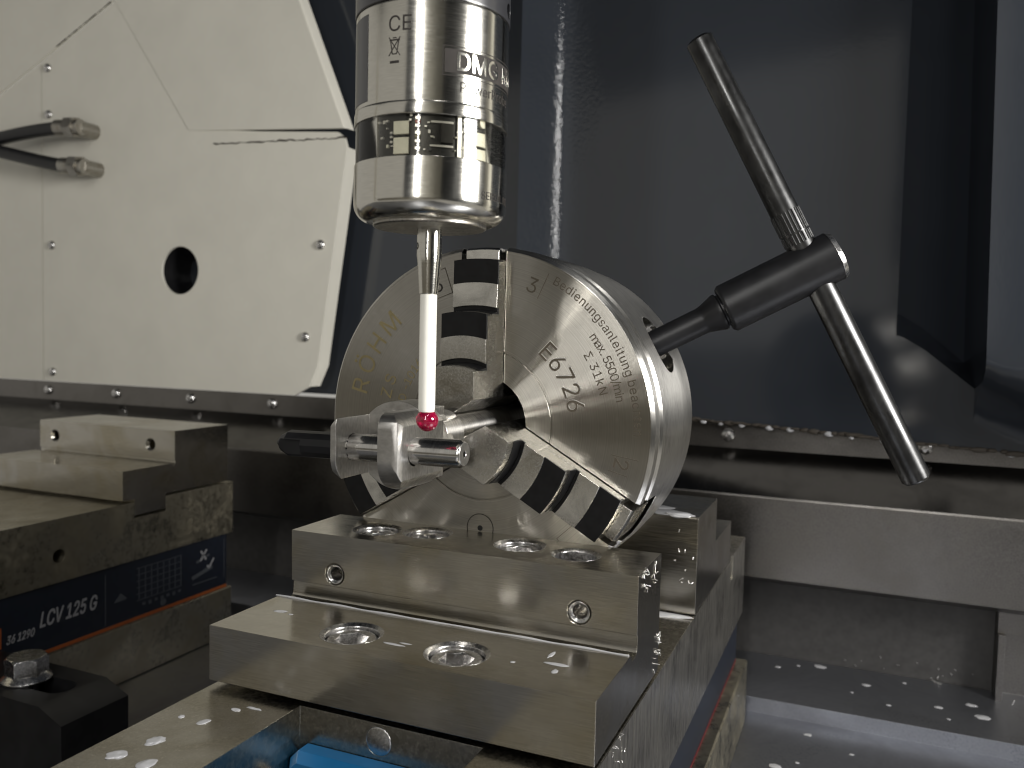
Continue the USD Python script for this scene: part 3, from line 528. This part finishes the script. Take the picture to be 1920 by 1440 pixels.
HB = part(ky, 'handle_bar', lathe([(3.6, 0), (4.75, .9), (5.0, 70), (5.0, Lb-1.0), (4.2, Lb)], 56, T0, hd), 'bar', smooth=40)
for i in range(24):
    an = 2*math.pi*i/24; R = frame(hd); e = R[:, 0]*math.cos(an)+R[:, 1]*math.sin(an)
    for s0, s1 in ((-21.5, -13.6), (-13.0, -9.5)):
        sub(HB, 'knurl_ridge', cyl(.36, s1-s0, bar_c+hd*s0+e*4.98, hd, 6), 'bar', smooth=False)

# ================================================================== WORKPIECE
FX, FZ = 56.2, 36.6
fk = thing('fork_workpiece', 'milled steel fork held by its round shank in the chuck jaws', 'workpiece', (FX, -20, FZ-11))
blank = cyl(13.2, 44, (FX, -50, FZ), (0, 1, 0), 128) ^ box(44.7, 67, -60, 0, 0, 80)
yz = Manifold.batch_hull([cyl(9.0, 40, (40, -32.4, FZ-2), (1, 0, 0), 96), cyl(4.5, 40, (40, -36.9, FZ+6.6), (1, 0, 0), 64), box(40, 80, -26, 0, FZ-11, FZ+11)])
base_ = cyl(13.2, 11, (FX, -24, FZ), (0, 1, 0), 128) ^ box(44.7, 66.6, -60, 0, 0, 80)
blank = (blank ^ yz)
for q, (nx, ny) in enumerate(((.92, -.38), (.707, -.707), (.38, -.92))):      # rounded outer front edge of the thick prong
    d0 = -(nx*(67-2.2)+ny*(-41.4+2.2)+2.2)
    blank = blank.trim_by_plane([-nx, -ny, 0], d0)
blank = blank-box(46.4, 60.2, -60, -23, 0, 80)+base_
blank = blank-box(62.5, 80, -15.2, 0, 0, 80)
shank = lathe([(7.6, -9.5), (7.6, 2), (7.0, 3), (5.4, 4), (5.4, 62)], 64, (CX-.4, 0, CZ-.4), (0, 1, 0))
hexn = prism(ngon(14.2, 6, .1), 9, (CX-.2, -15.5, CZ-.4), (0, 1, 0))
fm = (blank+hexn)-cyl(4.05, 80, (20, -32.2, FZ-.2), (1, 0, 0))
FK = part(fk, 'fork_head', fm, 'work', smooth=30)
part(fk, 'shank', shank, 'turned', smooth=30)
pn = thing('cross_pin', 'polished steel pin with black end pushed through the fork', 'pin', (20, -32.2, FZ-4))
PZ, PYY = FZ-.1, -32.2
tilt = np.array([1, 0, .018]); 
part(pn, 'pin_body', lathe([(4.0, 44), (4.0, 81.6), (3.4, 82.6), (.95, 82.6), (.8, 80.5)], 56, (0, PYY, PZ-1.0), tilt), 'pin', smooth=35)
part(pn, 'end_face', ring([(.95, 82.55), (3.35, 82.55), (3.25, 82.72), (1.0, 82.72)], 48, (0, PYY, PZ-1.0), tilt), 'work')
be = lathe([(1.0, 19.6), (1.6, 21.0), (2.6, 21.2), (4.05, 24.2), (4.05, 46.8)], 12, (0, PYY, PZ-1.0), tilt)
be = be-box(10, 30, PYY-10, PYY-2.6, PZ-6, PZ+1)
part(pn, 'black_end', be, 'black_ox', smooth=20)

# ================================================================== TOUCH PROBE
pb = thing('touch_probe', 'steel touch probe with white stem and ruby ball above the workpiece', 'touch probe', (PX, PY, 44))
AZ = math.degrees(math.atan2(CAM[1]-PY, CAM[0]-PX))
O = (PX, PY, 0)
def az_box(az0, az1, z0, z1, r0, r1): 
    n = max(2, int(abs(az1-az0)/3)); a = np.radians(np.linspace(az0, az1, n+1))
    pts = [(PX+r1*math.cos(t), PY+r1*math.sin(t)) for t in a]+[(PX+r0*math.cos(t), PY+r0*math.sin(t)) for t in a[::-1]]
    return extr_z(pts, z0, z1)
col = lathe([(19.9, 149.9), (20.0, 150.4), (20.0, 230)], 128, O)
for d_ in (-31, 73):
    aa = math.radians(AZ+d_); e = np.array([math.cos(aa), math.sin(aa), 0]); col = col-cyl(1.9, 10, np.array([PX, PY, 157.5 if d_ < 0 else 152.8])+e*13, e)
part(pb, 'collar', col, 'dark_collar')
sl = lathe([(19.2, 123.4), (19.75, 123.9), (19.75, 149.2), (19.5, 149.9)], 128, O)
SL = part(pb, 'sleeve', sl, 'probe')
part(pb, 'sleeve_lip', ring([(18.6, 122.6), (19.85, 122.6), (20.0, 123.2), (20.0, 125.2), (19.8, 125.8), (18.6, 125.8)], 128, O), 'probe')
sub(SL, 'dark_cutout', az_box(AZ-88, AZ-53.5, 126.8, 147.8, 19.6, 19.82), 'dark_collar')
core = part(pb, 'circuit_board', lathe([(18.3, 112.6), (18.3, 123.4)], 96, O), 'pcb')
def comp(name, dpx, row0, row1, wpx, material, r1=18.9):
    """a component by its angle from the front (in mm across) and its heights"""
    x0, x1 = dpx, dpx+wpx
    a0, a1 = [AZ+math.degrees(math.asin(np.clip(x/18.6, -.99, .99))) for x in (x0, x1)]
    return sub(core, name, az_box(a0, a1, row0, row1, 18.2, r1), material, smooth=30)
comp('led', -8.9, 117.9, 121.0, 3.6, 'led', 19.2); comp('led', -8.9, 113.2, 117.1, 3.6, 'led', 19.2)
comp('led', 9.4, 116.3, 119.6, 4.2, 'led', 19.2); comp('led', 9.4, 113.0, 115.6, 4.2, 'led', 19.2)
comp('chip', 2.2, 116.0, 120.6, 2.9, 'hole', 19.1)
comp('track', -.2, 120.7, 121.2, 5.4, 'solder'); comp('track', -.2, 115.0, 115.5, 5.4, 'solder')
for z, m_ in ((121.8, 'solder'), (120.9, 'red_part'), (120.0, 'solder'), (118.3, 'solder'), (117.4, 'brass_pad'), (116.3, 'solder'), (114.6, 'solder')): comp('small_component', -3.9, z-.35, z+.3, 1.2, m_)
for x, z in ((-5.4, 121.3), (-5.2, 122.4), (-11.0, 121.3), (-12.9, 121.2), (-12.2, 117.4), (-9.9, 118.4), (-9.9, 117.4), (-9.9, 116.2), (7.7, 122.0), (7.9, 120.8), (8.1, 119.0), (8.2, 117.5), (8.2, 115.5), (14.0, 121.2), (14.7, 120.3)): comp('solder_dot', x, z-.25, z+.25, .6, 'solder')
comp('olive_pad', -18.5, 113.2, 122.3, 2.2, 'led'); comp('terminal', 14.4, 113.2, 119, 2.2, 'grey_print'); comp('terminal', 6.2, 113, 122.8, .9, 'solder')
for _ in range(46):
    x = random.choice([random.uniform(-17.5, -9.6), random.uniform(-3.5, .5), random.uniform(5.5, 9.2), random.uniform(13.8, 17)]); comp('solder_dot', x, (z_ := random.uniform(113.6, 122.2)), z_+random.choice([.25, .35, .8]), random.choice([.3, .45, .6]), random.choice(['solder', 'solder', 'led', 'grey_print']))
aa = math.radians(AZ+math.degrees(math.asin(12.3/18.6))); e = np.array([math.cos(aa), math.sin(aa), 0])
sub(core, 'round_led', cyl(1.2, 1.0, np.array([PX, PY, 122.1])+e*18.2, e, 24), 'led')
part(pb, 'clear_window', ring([(19.25, 112.7), (19.6, 112.7), (19.6, 122.7), (19.25, 122.7)], 128, O), 'window')
capp = [(18.8, 112.8), (19.9, 112.7), (19.95, 112.2), (19.95, 104.0)]+[(15.5+4.45*math.cos(t), 103.2-4.6*math.sin(t)) for t in np.linspace(.05, 1.45, 14)]+[(11.0, 98.3)]
CP = part(pb, 'lower_cap', lathe(capp, 128, O), 'probe', smooth=40)
part(pb, 'base_disc', lathe([(14.9, 98.6), (14.9, 97.9), (14.5, 97.6), (6.5, 97.4)], 96, O), 'fitting')
ho_ = lathe([(3.3, 98), (3.3, 90.5), (3.05, 88.6), (2.45, 80.6), (2.3, 80.4)], 64, O)
aa = math.radians(AZ-75); e = np.array([math.cos(aa), math.sin(aa), 0])
ho_ = ho_-cyl(.9, 6, np.array([PX, PY, 93.0])+e*1.5, e)
part(pb, 'stylus_holder', ho_, 'probe', smooth=40)
part(pb, 'ceramic_stem', lathe([(2.25, 81), (2.25, 50.1), (2.1, 49.2), (.8, 49.0)], 56, O), 'ceramic', smooth=40)
sph = trimesh.creation.icosphere(5, 3.0); sph.apply_translation([PX+.2, PY+.1, 46.9]); part(pb, 'ruby_ball', sph, 'ruby', smooth=True)
# print on the sleeve
def az_of(px_off): return AZ+math.degrees(math.asin(np.clip(px_off*.1395/19.75, -1, 1)))
R_ = 19.76
sub(SL, 'ce_mark', on_cyl(text('CE', 3.6, .05), az_of(-78), 148.2-6.0, R_), 'ink')
def zbox(u0, u1, v0, v1): m = trimesh.creation.box([u1-u0, v1-v0, .05]); m.apply_translation([(u0+u1)/2, (v0+v1)/2, .025]); return m
def zline(u0, v0, u1, v1, w):
    L = math.hypot(u1-u0, v1-v0); m = trimesh.creation.box([L, w, .05]); T = trimesh.transformations.rotation_matrix(math.atan2(v1-v0, u1-u0), [0, 0, 1]); m.apply_transform(T); m.apply_translation([(u0+u1)/2, (v0+v1)/2, .025]); return m
binm = [zline(.5, 3.7, 1.0, .6, .25), zline(2.7, 3.7, 2.2, .6, .25), zline(1.0, .6, 2.2, .6, .25), zline(.2, 3.9, 3.0, 3.9, .35), zline(0, 4.6, 3.1, .2, .22), zline(0, .2, 3.1, 4.6, .22), zline(1.1, 4.4, 2.1, 4.4, .25), zbox(.35, 2.85, -1.6, -1.0)]
sub(SL, 'bin_symbol', on_cyl(trimesh.util.concatenate(binm), az_of(-76), 136.2, R_), 'ink')
logo0 = az_of(20)
sub(SL, 'logo_plate', on_cyl(trimesh.util.concatenate([zbox(0, 1.2, 0, 5.6)]), logo0, 132.6, R_), 'ink')
lw = 33.0
fr = [zbox(-.5, lw, 6.2, 6.35), zbox(-.5, lw, -.75, -.6), zbox(-.5, -.35, -.75, 6.35)]
sub(SL, 'logo_frame', on_cyl(trimesh.util.concatenate(fr), logo0, 132.6, R_), 'ink')
lt = text('DMG', 4.2, .06, True); lt.apply_translation([2.6, .8, .03]); lt.apply_scale([1.0, 1, 1])
lt2 = text('MORI', 4.2, .06, True); lt2.apply_translation([lt.bounds[1][0]+2.0, .8, .03])
sub(SL, 'logo_bar', on_cyl(zbox(1.2, lw, 0, 5.6), logo0, 132.6, R_), 'ink')
sub(SL, 'logo_letters', on_cyl(trimesh.util.concatenate([lt, lt2]), logo0, 132.6, R_+.05), 'probe')
sub(SL, 'lettering', on_cyl(text('PowerProbe', 2.35, .05), az_of(46), 128.4, R_), 'ink')
sub(CP, 'lettering', on_cyl(text('SERIAL NO.', 1.9, .05), az_of(88), 103.6, 19.96), 'ink')

# ================================================================== COOLANT AND CHIPS
def drops(name, label, items, material='drop_and_glint'):
    solo(name, [blob((x, y, z), rx, ry, rz, 3, k, .34) for k, (x, y, z, rx, ry, rz) in enumerate(items)], material, label, 'coolant', kind='stuff')
zr = -41.0
drops('coolant_drops', 'milky coolant drops on the left rail of the front vise', [(16, -60, zr, 1.5, 1.9, .35), (19, -50, zr, 1.6, 1.0, .35), (8, -60, zr, .9, 1.0, .3), (12.5, -74, zr, 2.2, 2.6, .4), (9.5, -84, zr, 2.6, 2.4, .4), (20, -84, zr, 2.0, 2.6, .4), (23, -47, zr, 2.6, .6, .3)])
z1 = -H1
drops('coolant_smears', 'dried coolant smears on the lower step of the front jaw', [(11, -20, z1, 2.3, 1.3, .15), (16, -21, z1, .9, .6, .1), (59, -29, z1, 3.6, .7, .12), (62, -27, z1, 2.0, .5, .1), (104, -16, z1, .7, 2.6, .12), (108, -22, z1, 3.4, 1.0, .12), (109, -27, z1, .9, 1.6, .1), (96, -26, z1, .8, .8, .1)])
bead = tube(np.c_[np.linspace(-1.0, 124.6, 120), np.full(120, -7.0), -H1+.12+.08*np.sin(np.linspace(0, 37, 120))], .30+.14*np.sin(np.linspace(0, 23, 120))**2, 8)  # white tube painting the bright highlight line on the jaw lip
solo('coolant_bead', bead, 'drop_and_glint', 'thin white bead drawn as the highlight along the groove lip of the front jaw', 'coolant', kind='stuff')
drops('coolant_puddle', 'milky coolant puddle on the vise bed by the rear jaw', [(108, 92, -41, 17, 3.2, 1.2), (110, 60, -41, 9, 17, .35), (111, 102, -.9, 9, 5, .5), (117, 98.5, -.8, 5.5, 3.0, 1.1), (104, 110, -.9, 8, 4, .4)])
tz = -140.
items = [(x, y, tz if y > 267 else -149, r*.62, r*.45, .35) for x, y, r in [(140, 322, 3), (152, 330, 2), (165, 335, 6), (193, 316, 4.2), (205, 290, 2.3), (232, 300, 3.5), (250, 312, 5), (254, 296, 7), (215, 330, 2.0), (236, 285, 2), (185, 300, 1.5), (163, 250, 3.2), (186, 236, 2.2), (150, 205, 5), (220, 230, 2.0), (160, 214, 2)]]
drops('table_drops', 'milky coolant drops scattered over the machine table', items)
sw = []
rng = np.random.default_rng(11)
def chip(c, L, r=.25):
    d = rng.normal(size=3); d /= np.linalg.norm(d); e = rng.normal(size=3)*.2
    t = np.linspace(-.5, .5, 7)[:, None]; return tube(np.array(c)+t*L*d+(t**2-.2)*L*e, r*rng.uniform(.6, 1.4, 7), 5)
for _ in range(16): sw.append(chip((125.2, rng.uniform(4, 27), rng.uniform(-9, -.5)), rng.uniform(.7, 2.2), .15))
for _ in range(16): sw.append(chip((125.2, rng.uniform(24, 31), rng.uniform(-38, -26)), rng.uniform(.7, 2.2), .15))
for _ in range(12): sw.append(chip((125.3, -18+rng.uniform(-10, 10), -45+rng.uniform(-7, 4)), rng.uniform(.7, 2.0), .13))
for _ in range(10): sw.append(chip((rng.uniform(112, 124), 96.8, rng.uniform(-30, -4)), rng.uniform(.8, 2.2), .18))
solo('swarf', sw, 'swarf', 'bright metal chips stuck to the vise edges', 'metal chips', kind='stuff')
sw = [chip((rng.uniform(215, 300), rng.uniform(322, 340), -139), rng.uniform(2, 7), .4) for _ in range(7)]+[chip((rng.uniform(180, 260), 341, rng.uniform(-138, -128)), rng.uniform(.7, 2), .16) for _ in range(14)]
solo('table_swarf', sw, 'swarf', 'metal chips lying in the corner of the machine table', 'metal chips', kind='stuff')
